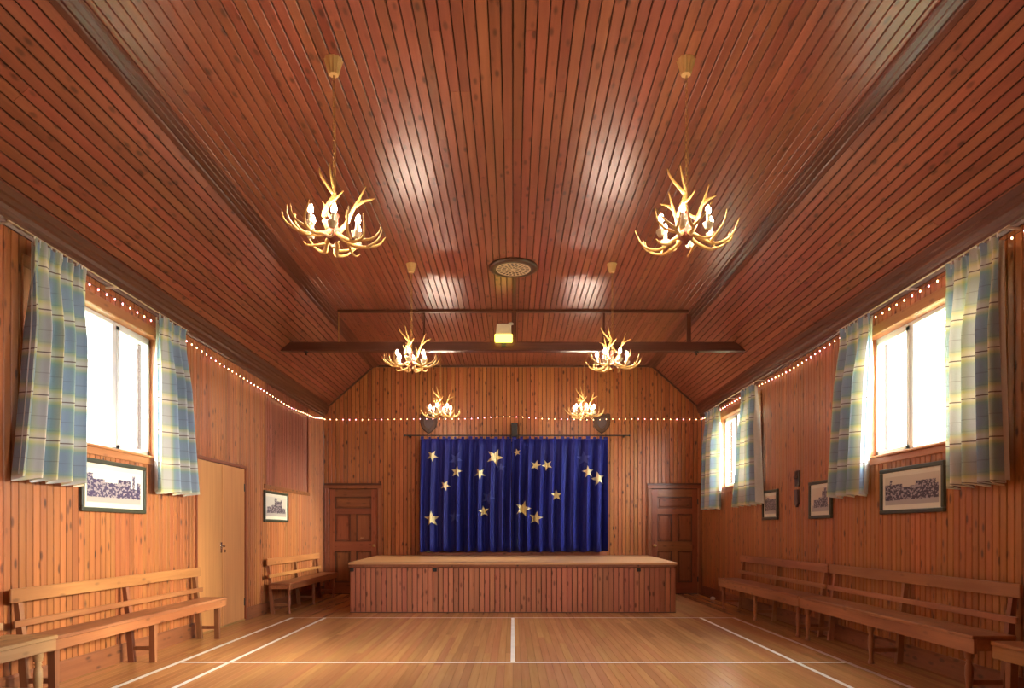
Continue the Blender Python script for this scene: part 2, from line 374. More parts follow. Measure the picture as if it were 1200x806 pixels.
# ------------------------------------------------------------------ stage wall
BD = [(-3.50, -2.58), (2.64, 3.53)]   # door leaves in the stage wall
DT = 2.0
PRO = (-1.66, 1.70, 0.78, 2.88)       # stage opening behind the blue curtain
def wall_back():
    ops = [(a, b, 0, DT) for a, b in BD]+[PRO]
    xs = sorted({-XW, XW, *[o[0] for o in ops], *[o[1] for o in ops]}); zs = sorted({0, ZE, ZC+0.1, *[o[2] for o in ops], *[o[3] for o in ops]})
    m = MB()
    for x0, x1 in zip(xs, xs[1:]):
        for z0, z1 in zip(zs, zs[1:]):
            cx, cz = (x0+x1)/2, (z0+z1)/2
            if any(o[0] < cx < o[1] and o[2] < cz < o[3] for o in ops): continue
            m.box(x0, x1, YB+0.02, YB+0.2, z0, z1)
    w = struct(m.build('wall_back', M['backing']))
    n = int(2*XW/PW)
    for i in range(n+1):
        x = -XW+PW*(i+0.5)
        if x > XW: break
        top = min(ZC, ZE+(XW-abs(x))/(XW-XC)*(ZC-ZE))
        cuts = [(o[2]-0.01, o[3]+0.02) for o in ops if o[0]-0.02 < x < o[1]+0.02]
        for z0, z1 in split(0.0, top, cuts):
            board('wall_board', z1-z0, PW, M['wall'], w, (x, YB+0.018, (z0+z1)/2), (0,0,1), (0,-1,0))
    # shallow boarded recess behind the curtain
    m = MB(); x0, x1, z0, z1 = PRO
    m.box(x0-0.1, x1+0.1, YB+1.45, YB+1.6, z0-0.1, z1+0.2); m.box(x0-0.12, x0, YB+0.2, YB+1.5, z0-0.1, z1+0.2)
    m.box(x1, x1+0.12, YB+0.2, YB+1.5, z0-0.1, z1+0.2); m.box(x0, x1, YB+0.2, YB+1.5, z1, z1+0.2)
    m.build('recess_lining', M['backing'], w)
    MB().box(x0-0.07, x1+0.07, YB-0.10, YB+0.2, 0.7376, 0.80, 0.006).build('stage_sill', M['wall'] if False else M['stage'], w)
    for a, b in BD: MB().box(a-0.1, b+0.1, YB+0.2, YB+0.3, -0.03, DT+0.1).build('doorway_backing', M['backing'], w)
    return w
WB = wall_back()
wr = MB().box(-XW-0.2, XW+0.2, YR-0.2, YR, 0, ZC+0.2).build('wall_rear', M['wall']); struct(wr)

# ------------------------------------------------------------------ ceiling: flat part and two slopes, boarded
def lanes(parent, n, pos, az, name, pieces):
    for i in range(n):
        x, z = pos(i); y = YR; cuts = []
        c = random.choice([4.3, 4.9, 5.5, 6.1, 6.7, 7.3])
        while c < YB-0.6: cuts.append(c); c += random.choice(pieces)
        for e in cuts+[YB]:
            board(name, e-y-0.002, PW if n > 40 else SL/n, M['ceil'], parent, (x, (y+e)/2, z), (0,1,0), az, c=0.004, gap=0.007); y = e
ceil = struct(MB().box(-XC-0.1, XC+0.1, YR, YB+0.2, ZC+0.02, ZC+0.16).build('ceiling', M['backing']))
nf = 70; ow = 2*XC/nf
lanes(ceil, nf, lambda i: (-XC+ow*(i+0.5), ZC+0.018), (0,0,-1), 'ceiling_board', [2.4, 3.0, 3.6, 4.2])
SL = math.hypot(XW-XC, ZC-ZE); du, dv = (XW-XC)/SL, (ZC-ZE)/SL
for s, nm in ((-1, 'ceiling_slope_left'), (1, 'ceiling_slope_right')):
    nx, nz = -s*dv, -du                      # inward normal
    P = lambda t, d, s=s, nx=nx, nz=nz: (s*(XW-du*t)-nx*d, ZE+dv*t-nz*d)
    poly = [P(-0.1, 0.02), P(SL+0.1, 0.02), P(SL+0.1, 0.16), P(-0.1, 0.16)]
    sl = struct(MB().prism(poly, lambda x, z: (x, YR, z), lambda x, z: (x, YB+0.2, z)).build(nm, M['backing']))
    lanes(sl, 17, lambda i: P(SL/17*(i+0.5), 0.018), (nx, 0, nz), 'ceiling_board', [1.8, 2.4, 3.0, 3.6])
# mouldings at the eaves and where slope meets flat ceiling
k = 1
for s in (-1, 1):
    prof = [(0, 3.36), (0.018, 3.36), (0.024, 3.385), (0.045, 3.395), (0.045, 3.42), (0.07, 3.44), (0.075, 3.47), (0.09, 3.485), (0.092, 3.52), (0.105, 3.53), (0.11, 3.585), (0.08, 3.575), (0, 3.50)]
    struct(MB().prism(prof, lambda d, z: (s*(XW-d), YR, z), lambda d, z: (s*(XW-d), YB, z)).build('trim_%d' % k, M['trimy'])); k += 1
    prof = [(2.54, 4.35), (2.54, 4.337), (2.56, 4.333), (2.565, 4.324), (2.60, 4.320), (2.605, 4.311), (2.64, 4.307), (2.66, 4.313), (2.668, 4.302), (2.70, 4.286), (2.712, 4.298), (2.66, 4.345)]
    struct(MB().prism(prof, lambda x, z: (s*x, YR, z), lambda x, z: (s*x, YB, z)).build('trim_%d' % k, M['trimy'])); k += 1
# moulding round the head of the stage wall and in its corners
m = MB()
for s in (-1, 1): m.bar((s*XW, YB-0.012, ZE-0.01), (s*XC, YB-0.012, ZC-0.02), 0.02, 0.035, (0,0,1))
m.box(-XC, XC, YB-0.025, YB, ZC-0.035, ZC)
struct(m.build('trim_%d' % k, M['trimx'])); k += 1
# ------------------------------------------------------------------ windows
def window(i, s, a, b):
    e = struct(empty('window_%d' % i, (s*XW, (a+b)/2, WZ0)))
    X = lambda d: -s*d                     # d = distance into the room from the wall face
    h = WZ1-WZ0; L = (b-a)/2; aw = 0.085
    for y0, y1, z0, z1, mt in ((-L-aw, L+aw, h-0.01, h+aw, 'archy'), (-L-aw, L+aw, -aw+0.02, 0.0, 'archy'), (-L-aw, -L+0.01, 0.0, h-0.01, 'archz'), (L-0.01, L+aw, 0.0, h-0.01, 'archz')):
        MB().box(X(0.0), X(0.016), y0, y1, z0, z1, 0.004).build('architrave', M[mt], e)
    MB().box(X(-0.09), X(0.035), -L-0.03, L+0.03, -0.002, 0.02, 0.005).build('window_sill', M['archy'], e)
    m = MB(); m.box(X(-0.09), X(0.0), -L, -L+0.012, 0.02, h); m.box(X(-0.09), X(0.0), L-0.012, L, 0.02, h); m.box(X(-0.09), X(0.0), -L, L, h-0.012, h)
    m.build('reveal_lining', M['archz'], e)
    d0, d1 = X(-0.15), X(-0.09); m = MB(); w = 0.045
    m.box(d0, d1, -L, L, 0.0, w+0.01); m.box(d0, d1, -L, L, h-w, h); m.box(d0, d1, -L, -L+w, w, h-w); m.box(d0, d1, L-w, L, w, h-w)
    n = 3; st = 2*L/n
    for q in (1, 2): m.box(d0, d1, -L+st*q-0.03, -L+st*q+0.03, w, h-w)
    fr = m.build('window_frame', M['pvc'], e)
    for q in range(n):
        y0, y1 = -L+st*q+0.03, -L+st*(q+1)-0.03
        if q == 2 or q == 0:              # opening casement with its own inner frame
            m = MB(); c0, c1 = X(-0.14), X(-0.078); g = 0.035
            m.box(c0, c1, y0, y1, w, w+g); m.box(c0, c1, y0, y1, h-w-g, h-w); m.box(c0, c1, y0, y0+g, w, h-w); m.box(c0, c1, y1-g, y1, w, h-w)
            cs = m.build('casement', M['pvc'], e)
        MB().box(X(-0.124), X(-0.118), y0, y1, w, h-w).build('window_pane', M['glass'], e)
for i, (s, a, b) in enumerate(WINDOWS): window(i+1, s, a, b)

# ------------------------------------------------------------------ doors
def double_door():
    y0, y1, zt = DOOR
    e = struct(empty('door_1', (-XW, (y0+y1)/2, 0))); L = (y1-y0)/2
    m = MB(); m.box(-0.1, 0.012, -L-0.035, -L, 0, zt+0.035); m.box(-0.1, 0.012, L, L+0.035, 0, zt+0.035)
    m.build('door_frame', M['doorz'], e); MB().box(-0.1, 0.016, -L-0.035, L+0.035, zt, zt+0.04, 0.004).build('door_head', M['skirt'], e)
    MB().box(-0.1, 0.006, -L, L, 0.0, 0.02).build('threshold', M['brass'], e)
    for s in (-1, 1):
        a, b = (0.003, L-0.004) if s > 0 else (-L+0.004, -0.003)
        lf = MB().box(-0.045, -0.004, a, b, 0.022, zt-0.004, 0.002).build('door_leaf', M['ply'], e)
        for z in (0.25, 1.78):
            MB().box(-0.004, 0.006, s*(L-0.012)-0.01, s*(L-0.012)+0.01, z-0.05, z+0.05, 0.002).build('hinge', M['black'], lf)
        m = MB().box(-0.004, 0.004, s*0.045-0.022, s*0.045+0.022, 0.93, 1.06, 0.002)
        m.tube([(0.0, s*0.045, 1.01), (0.045, s*0.045, 1.01)], 0.011, 8); m.tube([(0.042, s*0.045, 1.01), (0.042, s*0.13, 1.01)], 0.010, 8)
        if s < 0: m.build('door_handle', M['chrome'], lf, True)
        else: MB().lathe([(0.0, 0), (0.02, 0), (0.02, 0.006), (0, 0.006)], 12).build('lock_rose', M['chrome'], lf, loc=(0.002, 0.05, 0.95)).rotation_euler = (0, PI/2, 0)
    m = MB().box(-0.006, 0.002, -0.022, 0.016, 0.022, zt-0.006); m.build('meeting_strip', M['ply'], e)
double_door()
def panel_door(i, a, b, knob):
    e = struct(empty('door_%d' % i, ((a+b)/2, YB, 0))); L = (b-a)/2; h = DT
    Y = lambda d: -d
    for x0, x1, z0, z1, mt in ((-L-0.085, -L, 0, h+0.005, 'doorz'), (L, min(L+0.085, XW-0.005-(a+b)/2), 0, h+0.005, 'doorz'), (-L-0.085, min(L+0.085, XW-0.005-(a+b)/2), h+0.005, h+0.10, 'doorx')):
        ar = MB().box(x0, x1, Y(0.0), Y(0.022), z0, z1, 0.005).build('architrave', M[mt], e)
        if mt == 'doorx':
            MB().box(x0-0.0, x1+0.0, Y(0.022), Y(0.04), z1-0.03, z1+0.006, 0.004).build('cap_mould', M['trimx'], ar)
        else: MB().box(x0+0.012, x0+0.028, Y(0.022), Y(0.032), z0, z1, 0.003).build('bead_mould', M['doorz'], ar)
    lf = empty('door_leaf', (0, 0, 0)); lf.parent = e
    st = 0.115; y0, y1 = Y(-0.045), Y(-0.008)
    for x in (-L+0.003, L-0.003-st): MB().box(x, x+st, y0, y1, 0.01, h-0.003, 0.003).build('stile', M['doorz'], lf)
    rails = [(0.01, 0.22), (0.82, 1.00), (1.52, 1.63), (h-0.15, h-0.003)]
    for z0, z1 in rails: MB().box(-L+st, L-st, y0, y1, z0, z1, 0.003).build('rail', M['doorx'], lf)
    for z0, z1 in ((0.22, 0.82), (1.00, 1.52)): MB().box(-0.055, 0.055, y0, y1, z0, z1, 0.003).build('muntin', M['doorz'], lf)
    for x0, x1, z0, z1, mt in ((-L+st, -0.055, 0.22, 0.82, 'doorz'), (0.055, L-st, 0.22, 0.82, 'doorz'), (-L+st, -0.055, 1.0, 1.52, 'doorz'), (0.055, L-st, 1.0, 1.52, 'doorz'), (-L+st, L-st, 1.63, h-0.15, 'doorx')):
        m = MB().box(x0, x1, Y(-0.04), Y(-0.03), z0, z1); m.box(x0+0.035, x1-0.035, Y(-0.03), Y(-0.02), z0+0.035, z1-0.035, 0.007)
        m.build('panel', M[mt], lf)
        m = MB()
        for p in ((x0, x0+0.014, z0, z1), (x1-0.014, x1, z0, z1), (x0, x1, z0, z0+0.014), (x0, x1, z1-0.014, z1)): m.box(p[0], p[1], Y(-0.03), Y(-0.004), p[2], p[3])
        m.build('panel_moulding', M['trimz'], lf)
    kx = knob*(L-0.06)
    kn = MB().lathe([(0.0, 0), (0.028, 0), (0.028, 0.006), (0.010, 0.010), (0.010, 0.03), (0.026, 0.045), (0.026, 0.06), (0.012, 0.07), (0, 0.072)], 12).build('knob', M['brass'], lf, True, (kx, -0.004, 0.92)); kn.rotation_euler = (PI/2, 0, 0)
    if i == 2: MB().box(0.13, 0.20, Y(-0.02), Y(-0.016), 1.06, 1.075).build('name_plate', M['chrome'], lf)
    for z in (0.28, 1.75): MB().box(-knob*(L-0.004)-0.012, -knob*(L-0.004)+0.012, Y(-0.01), Y(0.008), z-0.05, z+0.05).build('hinge', M['black'], lf)
panel_door(2, *BD[0], 1); panel_door(3, *BD[1], -1)

# ------------------------------------------------------------------ roof truss: tie beam, ceiling batten, hangers, two strips for wire shadows
YT = 9.75
tb = tag(empty('tie_beam', (0, YT, 3.76)), 'dark stained timber tie beam spanning the hall between the ceiling slopes', 'beam')
half = lambda z: XW-(z-ZE)/(ZC-ZE)*(XW-XC)-0.004
MB().prism([(-half(3.76), 0), (half(3.76), 0), (half(3.885), 0.125), (-half(3.885), 0.125)], lambda x, z: (x, -0.05, z), lambda x, z: (x, 0.05, z)).build('beam', M['trimx'], tb)
MB().box(-3.15, 3.15, -0.062, -0.05, 0.008, 0.03).build('bead', M['trimx'], tb)
MB().box(-2.5, 2.5, -0.03, 0.03, 0.555, 0.59, 0.006).build('ceiling_batten', M['trimx'], tb)
MB().box(-2.49, -2.478, -0.02, -0.008, 0.125, 0.56).build('hanger_or_shadow_strip', M['brass'], tb)
MB().box(2.48, 2.54, -0.02, 0.02, 0.125, 0.53).build('hanger_or_shadow_strip', M['trimz'], tb)
MB().box(-0.015, 0.05, -0.02, 0.02, 0.125, 0.56).build('hanger_or_shadow_strip', M['trimz'], tb)
MB().box(1.285, 1.315, 0.0, 0.02, 0.125, 0.56).build('hanger_or_shadow_strip', M['trimz'], tb)  # dark strip modelled in place of a wire's shadow streak, no real post
MB().box(-1.285, -1.26, 0.0, 0.02, 0.125, 0.56).build('hanger_or_shadow_strip', M['trimz'], tb)  # same on this side: solid strip standing in for a wire shadow
for x in (-2.95, 2.62): MB().lathe([(0, -0.05), (0.012, -0.05), (0.012, -0.02), (0.03, -0.015), (0.03, 0), (0, 0)], 8).build('bolt', M['black'], tb, loc=(x, 0, 0))
# round ceiling ventilator and the cover strip from it to the beam
rv = tag(empty('ceiling_vent', (0.005, 8.15, ZC)), 'round ceiling ventilator with pierced brass fretwork in dark ring', 'vent')
MB().lathe([(0.205, 0), (0.29, 0), (0.292, -0.02), (0.27, -0.032), (0.225, -0.04), (0.205, -0.03)], 40).build('ring', M['plaque'], rv, True)
m = MB()
m.f = []
def ringseg(m, r0, r1, a0, a1, z0, z1, n=3):
    for q in range(n):
        b0, b1 = a0+(a1-a0)*q/n, a0+(a1-a0)*(q+1)/n
        p = [(r*math.cos(a), r*math.sin(a)) for r, a in ((r0, b0), (r1, b0), (r1, b1), (r0, b1))]
        m.add([(x, y, z0) for x, y in p]+[(x, y, z1) for x, y in p], [(0,1,2,3),(7,6,5,4),(0,4,5,1),(1,5,6,2),(2,6,7,3),(3,7,4,0)])
for r0, r1 in ((0.19, 0.207), (0.135, 0.147), (0.075, 0.087), (0.0, 0.03)): ringseg(m, r0, r1, 0, 2*PI, -0.032, -0.024, 36)
for kk in range(24): ringseg(m, 0.145, 0.195, 2*PI*kk/24, 2*PI*kk/24+0.11, -0.031, -0.025, 1)
for kk in range(16): ringseg(m, 0.085, 0.138, 2*PI*kk/16+0.1, 2*PI*kk/16+0.24, -0.031, -0.025, 1)
for kk in range(10): ringseg(m, 0.028, 0.078, 2*PI*kk/10, 2*PI*kk/10+0.26, -0.031, -0.025, 1)
m.build('fretwork', plain('pale pierced brass', (0.62, 0.45, 0.30, 1), 0.45, 0.2), rv)
MB().lathe([(0, -0.012), (0.206, -0.012), (0.206, -0.006), (0, -0.006)], 32).build('dark_backing', M['black'], rv)
MB().box(0.0, 0.045, 8.45, YT-0.03, ZC-0.014, ZC+0.004, 0.004).build('cover_strip', M['trimy'], ceil)
# emergency light on the beam
el = tag(empty('emergency_light', (-0.13, YT-0.10, 3.87)), 'cream emergency light with glowing yellow diffuser mounted on the tie beam', 'light')
MB().prism([(-0.11, 0.10), (0.11, 0.10), (0.095, 0.25), (-0.095, 0.25)], lambda x, z: (x, -0.03, z), lambda x, z: (x, 0.05, z)).build('housing', M['housing'], el)
MB().box(-0.125, 0.125, -0.05, 0.04, 0.0, 0.10, 0.012).build('diffuser', M['emerg'], el)
MB().box(-0.03, 0.03, 0.03, 0.06, -0.06, 0.2).build('bracket', M['black'], el)
sn = tag(empty('smoke_sensor', (-0.03, YT-0.02, 4.135)), 'tiny white sensor stalk fixed above the emergency light', 'sensor')
MB().lathe([(0, 0.0), (0.035, 0.0), (0.04, 0.02), (0.03, 0.03), (0, 0.03)], 12).build('sensor_head', M['white'], sn)
MB().tube([(0.0, 0.02, -0.13), (0.0, 0.02, 0.01)], 0.006, 6).build('stalk', M['white'], sn)

# ------------------------------------------------------------------ stage
st = tag(empty('stage', (0, 10.0, 0)), 'low timber stage with boarded front and pale deck below the starry curtain', 'stage')
HF, HB = 2.405, 2.57; SZ = 0.7375; SD = 2.99
n = 63; bw = 2*(HF-0.02)/n
for i in range(n):
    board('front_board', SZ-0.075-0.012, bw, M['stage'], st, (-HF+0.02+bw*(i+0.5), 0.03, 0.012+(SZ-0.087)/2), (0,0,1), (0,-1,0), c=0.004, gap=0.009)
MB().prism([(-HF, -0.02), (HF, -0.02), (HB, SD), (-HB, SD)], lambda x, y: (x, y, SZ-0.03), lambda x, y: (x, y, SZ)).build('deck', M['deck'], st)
MB().box(-HF, HF, -0.012, 0.04, SZ-0.075, SZ-0.03, 0.006).build('nosing', M['skirt'], st)
MB().box(-HF+0.02, HF-0.02, 0.0, 0.03, 0.0, 0.012).build('plinth', M['trimx'], st)
for s in (-1, 1):
    ns = 38
    for i in range(ns):
        t0 = (i+0.5)/ns; x = s*(HF+(HB-HF)*t0-0.03)
        board('side_board', SZ-0.042, SD/ns, M['stage'], st, (x, 0.04+(SD-0.045)*t0, (SZ-0.042)/2+0.006), (0,0,1), (s, 0, 0))
MB().box(-HF+0.06, HF-0.06, 0.05, SD-0.02, 0.0, SZ-0.08).build('carcass', M['backing'], st)
for x in (-2.36, -1.145, 1.845): MB().box(x-0.028, x+0.028, -0.006, 0.014, 0.605, 0.655, 0.004).build('bolt_plate', M['black'], st)

# ------------------------------------------------------------------ stage curtain with stars
ZT, ZB_ = 2.925, 0.815
def fold(x):
    w = 2*PI*x/0.20+1.5*math.sin(x*2.7)+0.6*math.sin(x*7.1)
    return 0.095*math.sin(w)*(0.8+0.2*math.sin(x*5.3))+0.016*math.sin(2*PI*x/0.08+2.0*math.sin(x*1.7))
def csurf(x, z, off=0.0):
    k = 0.45+0.55*min(1, (ZT-z)/0.9)
    return (x, 12.77+fold(x+0.02*math.sin(z*1.3))*k-off, z)
def curtain_half(x0, x1, label):
    nx, nz = int((x1-x0)/0.008), 16; m = MB(); zz = [ZT+(ZB_-ZT)*j/nz for j in range(nz+1)]
    for j in range(nz+1):
        for i in range(nx+1):
            x = x0+(x1-x0)*i/nx
            p = csurf(x, zz[j]); m.v.append((p[0], p[1], p[2]+(0.012*math.sin(x*23) if j == nz else 0)))
    for j in range(nz):
        for i in range(nx):
            a = j*(nx+1)+i; m.f.append((a, a+1, a+nx+2, a+nx+1))
    o = tag(m.build('stage_curtain', M['velvet'], None, True), label, 'curtain', 'blue stage curtains')
    sd = o.modifiers.new('cloth', 'SOLIDIFY'); sd.thickness = 0.006; sd.offset = 1
    x = x0+0.04
    while x < x1-0.02:
        w = 0.055+0.02*math.sin(x*37); y = csurf(x, ZT)[1]
        MB().box(x-w/2, x+w/2, y-0.006, y+0.012, ZT-0.02, 2.962).build('tab', M['velvet'], o); x += 0.125+0.03*math.sin(x*11)
    return o
CL = curtain_half(-1.73, -0.03, 'royal blue velvet stage curtain half with one large gold star near its top')
CR_ = curtain_half(-0.01, 1.775, 'royal blue velvet stage curtain half with a large pale star below its middle')
def star(px, py, r, mat, parent):
    sx = (px-601)*12.77/800; sz = 1.2-(py-622)*12.77/800; R = r*12.77/800; m = MB(); a0 = random.uniform(0, 2*PI/5)
    m.v.append(csurf(sx, sz, 0.012)); rings = 8; per = 50
    for q in range(1, rings+1):
        for jj in range(per):
            a = 2*PI*jj/per; ph = (a/(2*PI/5)) % 1.0; tri = abs(ph-0.5)*2
            inner = 0.40; x1_, y1_ = 1.0, 0.0; x2_, y2_ = inner*math.cos(PI/5), inner*math.sin(PI/5)
            th = (1-tri)*PI/5 if True else 0
            den = math.sin(th)*(x2_-x1_)-math.cos(th)*(y2_-y1_)
            rr = (x1_*(-(y2_-y1_))+y1_*(x2_-x1_))/den if abs(den) > 1e-6 else 1
            rr = abs(rr)*R*q/rings
            m.v.append(csurf(sx+rr*math.cos(a+a0), sz+rr*math.sin(a+a0), 0.012))
    for jj in range(per): m.f.append((0, 1+jj, 1+(jj+1) % per))
    for q in range(rings-1):
        for jj in range(per):
            a = 1+q*per; m.f.append((a+jj, a+per+jj, a+per+(jj+1) % per, a+(jj+1) % per))
    m.build('star', mat, parent)
for px, py, r in ((506.7, 534.3, 7), (535, 552.7, 7), (580, 535.7, 10.5), (562.7, 555, 7), (522, 569, 6.5), (506, 608, 9.5), (566.7, 599, 7), (606, 530, 4.5), (627.7, 545, 6.5), (641, 545, 6.5), (689, 553, 7.5), (701, 561, 8.5), (652, 580, 7), (613, 596, 10), (628, 607, 8.5)):
    star(px, py, r, M['gold'], CL if px < 600 else CR_)
for px, py, r in ((534, 538, 9), (684, 537, 9), (572, 583, 9), (533, 605, 8), (587, 548, 6)): star(px, py, r, M['dimstar'], CL if px < 600 else CR_)
rd = tag(empty('curtain_rod', (0, 12.77, 2.985)), 'thin black rod with centre block carrying the blue stage curtain', 'rod')
MB().tube([(-2.02, 0, 0.0), (2.18, 0, 0.0)], 0.012, 8).build('rod', M['black'], rd)
MB().box(-0.03, 0.09, -0.01, 0.225, -0.02, 0.24, 0.01).build('centre_block', M['black'], rd)
for x in (-1.95, 2.1): MB().box(x-0.012, x+0.012, 0.0, 0.229, -0.012, 0.012).build('bracket', M['black'], rd)
for x in (-2.02, 2.18): MB().lathe([(0, -0.02), (0.02, -0.01), (0.02, 0.01), (0, 0.02)], 8).build('finial', M['black'], rd, loc=(x, 0, 0))

# ------------------------------------------------------------------ shields
def shield(name, loc, rz, w, h, label, group):
    e = tag(empty(name, loc, rz), label, 'shield', group)
    out = [(-0.5, 0.42), (-0.36, 0.5), (-0.2, 0.43), (0, 0.5), (0.2, 0.43), (0.36, 0.5), (0.5, 0.42), (0.5, 0.05), (0.42, -0.18), (0.25, -0.36), (0, -0.5), (-0.25, -0.36), (-0.42, -0.18), (-0.5, 0.05)]
    pt = lambda q, y: [(a*w*q, y, b*h*q) for a, b in out]
    n = len(out); v = pt(1, 0)+pt(1, -0.018)+pt(0.9, -0.028)
    MB().add(v, [(i, (i+1) % n, n+(i+1) % n, n+i) for i in range(n)]+[(n+i, n+(i+1) % n, 2*n+(i+1) % n, 2*n+i) for i in range(n)]+[tuple(range(2*n, 3*n)), tuple(range(n-1, -1, -1))]).build('backboard', M['plaque'], e)
    MB().prism(out, lambda a, b: (a*w*0.55, -0.026, b*h*0.55), lambda a, b: (a*w*0.5, -0.036, b*h*0.5)).build('escutcheon', M['greyplate'], e)
    return e
shield('wall_shield', (-1.60, YB-0.001, 3.245), 0, 0.33, 0.40, 'dark wooden shield plaque above the stage curtain, on the plywood double door side', 'wall shields')
shield('wall_shield', (1.69, YB-0.001, 3.245), 0, 0.33, 0.40, 'dark wooden shield plaque above the stage curtain, on the two curtained windows side', 'wall shields')
pl = tag(empty('wall_bracket', (XW, 8.62, 1.5)), 'dark wall bracket with hanging grey tapered plate between two small pictures', 'wall bracket')
MB().box(-0.02, 0, -0.06, 0.06, 0.26, 0.46, 0.008).build('backplate', M['plaque'], pl); MB().box(-0.04, -0.02, -0.05, 0.05, 0.36, 0.40, 0.005).build('shelf', M['plaque'], pl)
MB().prism([(-0.045, 0.22), (0.045, 0.22), (0.055, 0.05), (0, 0.0), (-0.055, 0.05)], lambda y, z: (-0.03, y, z), lambda y, z: (-0.002, y, z)).build('hanging_plate', M['greyplate'], pl)

# ------------------------------------------------------------------ pictures
def picture(s, y0, y1, z0, z1, blocks, label, fw=0.038, mw=0.045, tone=(0.045, 0.032, 0.055), sky=(0.60, 0.56, 0.50)):
    e = tag(empty('framed_picture', (s*(XW-0.001), (y0+y1)/2, z0), -s*PI/2), label, 'picture', 'framed old photographs on the walls')
    w = (y1-y0)/2; h = z1-z0                # local: x along wall, -y into the room
    for a, b, c, d, nm in ((-w, w, 0, fw, 'frame_rail'), (-w, w, h-fw, h, 'frame_rail'), (-w, -w+fw, fw, h-fw, 'frame_stile'), (w-fw, w, fw, h-fw, 'frame_stile')):
        MB().box(a, b, -0.032, 0, c, d, 0.006).build(nm, M['frame'], e)
    MB().box(-w+fw, w-fw, -0.014, -0.002, fw, h-fw).build('mount', M['mat'], e)
    MB().box(-w+fw+mw, w-fw-mw, -0.017, -0.0142, fw+mw, h-fw-mw).build('print', photo_mat('old photograph', blocks, tone, sky=sky), e)
    e.rotation_euler = (0, 0, -s*PI/2)
    return e
picture(-1, 5.66, 6.65, 1.365, 1.82, [(0, 0.1, 0.85), (0.08, 0.3, 0.7), (0.2, 0.62, 0.62), (0.55, 0.8, 0.75), (0.7, 1, 0.5), (0.83, 0.88, 0.92), (0.93, 1, 0.7)], 'green framed old street photograph beside the plain plywood door under a window', tone=(0.05, 0.035, 0.10), sky=(0.62, 0.66, 0.66))
picture(-1, 9.83, 10.87, 1.335, 1.79, [(0.05, 0.3, 0.48), (0.25, 0.45, 0.58), (0.40, 0.52, 0.95), (0.5, 0.72, 0.8), (0.7, 0.78, 0.88), (0.76, 0.95, 0.45)], 'dark framed photograph of a castle tower above the short corner bench')
picture(1, 5.66, 6.65, 1.36, 1.79, [(0, 0.35, 0.72), (0.10, 0.14, 0.9), (0.35, 0.5, 0.60), (0.5, 1, 0.64), (0.6, 0.95, 0.78)], 'large green framed photograph of vehicles beside a building, below the window and long benches', sky=(0.60, 0.52, 0.42))
picture(1, 7.67, 8.25, 1.345, 1.785, [(0.1, 0.45, 0.5), (0.42, 0.75, 0.6), (0.62, 0.95, 0.85), (0.75, 0.88, 1.0)], 'small framed photograph of a dark figure group partly behind a plaid curtain', sky=(0.66, 0.54, 0.42))
picture(1, 9.23, 9.78, 1.355, 1.77, [(0, 1, 0.82), (0.2, 0.4, 0.92)], 'small framed photograph hung between the far plaid curtain and wall bracket', tone=(0.10, 0.08, 0.10), sky=(0.66, 0.50, 0.38))

# ------------------------------------------------------------------ plaid curtains
HOOK = MB().box(-0.004, 0.004, -0.004, 0.004, -0.03, 0.03).mesh('curtain_hook', M['white'])
def plaid(s, t0, t1, b0, b1, nf, label, ztop=3.315, zbot=1.57, ph=0.0, lin=0.985, amp1=0.058):
    nu, nv = nf*18, 30; m = MB(); ln = MB(); m.uv = []; cw = abs(b1-b0)*1.5
    base = Vector((s*3.49, (b0+b1)/2, zbot))
    for j in range(nv+1):
        v = j/nv; z = ztop+(zbot-ztop)*v; e = v**1.3
        for i in range(nu+1):
            u = i/nu; y = (t0+(t1-t0)*u)*(1-e)+(b0+(b1-b0)*u)*e
            k = min(1, max(0, (v-0.05)/0.3)); amp = 0.012+amp1*k
            w = 2*PI*nf*u+ph+0.9*math.sin(5*u+ph)+0.35*v*math.sin(3*u*nf+ph)
            f = math.sin(w)*amp+0.010*k*math.sin(2.3*w+1)
            pl = max(0, 1-v/0.13); f += 0.017*pl*math.sin(2*PI*nf*2.5*u)+0.006*pl*math.sin(2*PI*nf*5.3*u+v*40)
            y += 0.013*math.sin(w+1.3)*k*(1 if 0.02 < u < 0.98 else 0.3)
            zz = z+(0.014*math.sin(w) if v > 0.97 else 0)+(0.014*math.sin(2*PI*nf*1.5*u)+0.008*math.sin(17*u*nf) if v == 0 else 0)
            x = s*(3.475-f)
            m.v.append((x-base.x, y-base.y, zz-base.z)); m.uv.append((u*cw, z))
            ln.v.append((s*(3.510-f*0.65)-base.x, (y-base.y)*lin, zz-base.z+(0.02 if v > 0.9 else -0.02 if v < 0.1 else 0)))
    for j in range(nv):
        for i in range(nu):
            a = j*(nu+1)+i; m.f.append((a, a+1, a+nu+2, a+nu+1)); ln.f.append((a, a+1, a+nu+2, a+nu+1))
    o = tag(m.build('plaid_curtain', M['plaid'], None, True, tuple(base)), label, 'curtain', 'plaid window curtains')
    ln.build('lining', M['lining'], o, True)
    for q in range(nf*2):
        link('curtain_hook', HOOK, o, (0, t0+(t1-t0)*(q+0.5)/(nf*2)-base.y, ztop-zbot))
    return o
plaid(-1, 4.95, 5.56, 4.76, 5.56, 5, 'wide plaid curtain at the window nearest the pale scrubbed bench', ph=0.4, lin=0.93)
plaid(-1, 6.70, 7.22, 6.73, 7.46, 3, 'plaid curtain hanging beside the plywood double door', zbot=1.585, ph=1.9)
plaid(1, 7.22, 6.64, 7.44, 6.78, 3, 'plaid curtain overlapping a small framed photograph', zbot=1.56, ph=0.9)
plaid(1, 5.47, 4.88, 5.47, 4.84, 4, 'wide plaid curtain next to the large vehicle photograph', zbot=1.54, ph=2.2, lin=1.03)
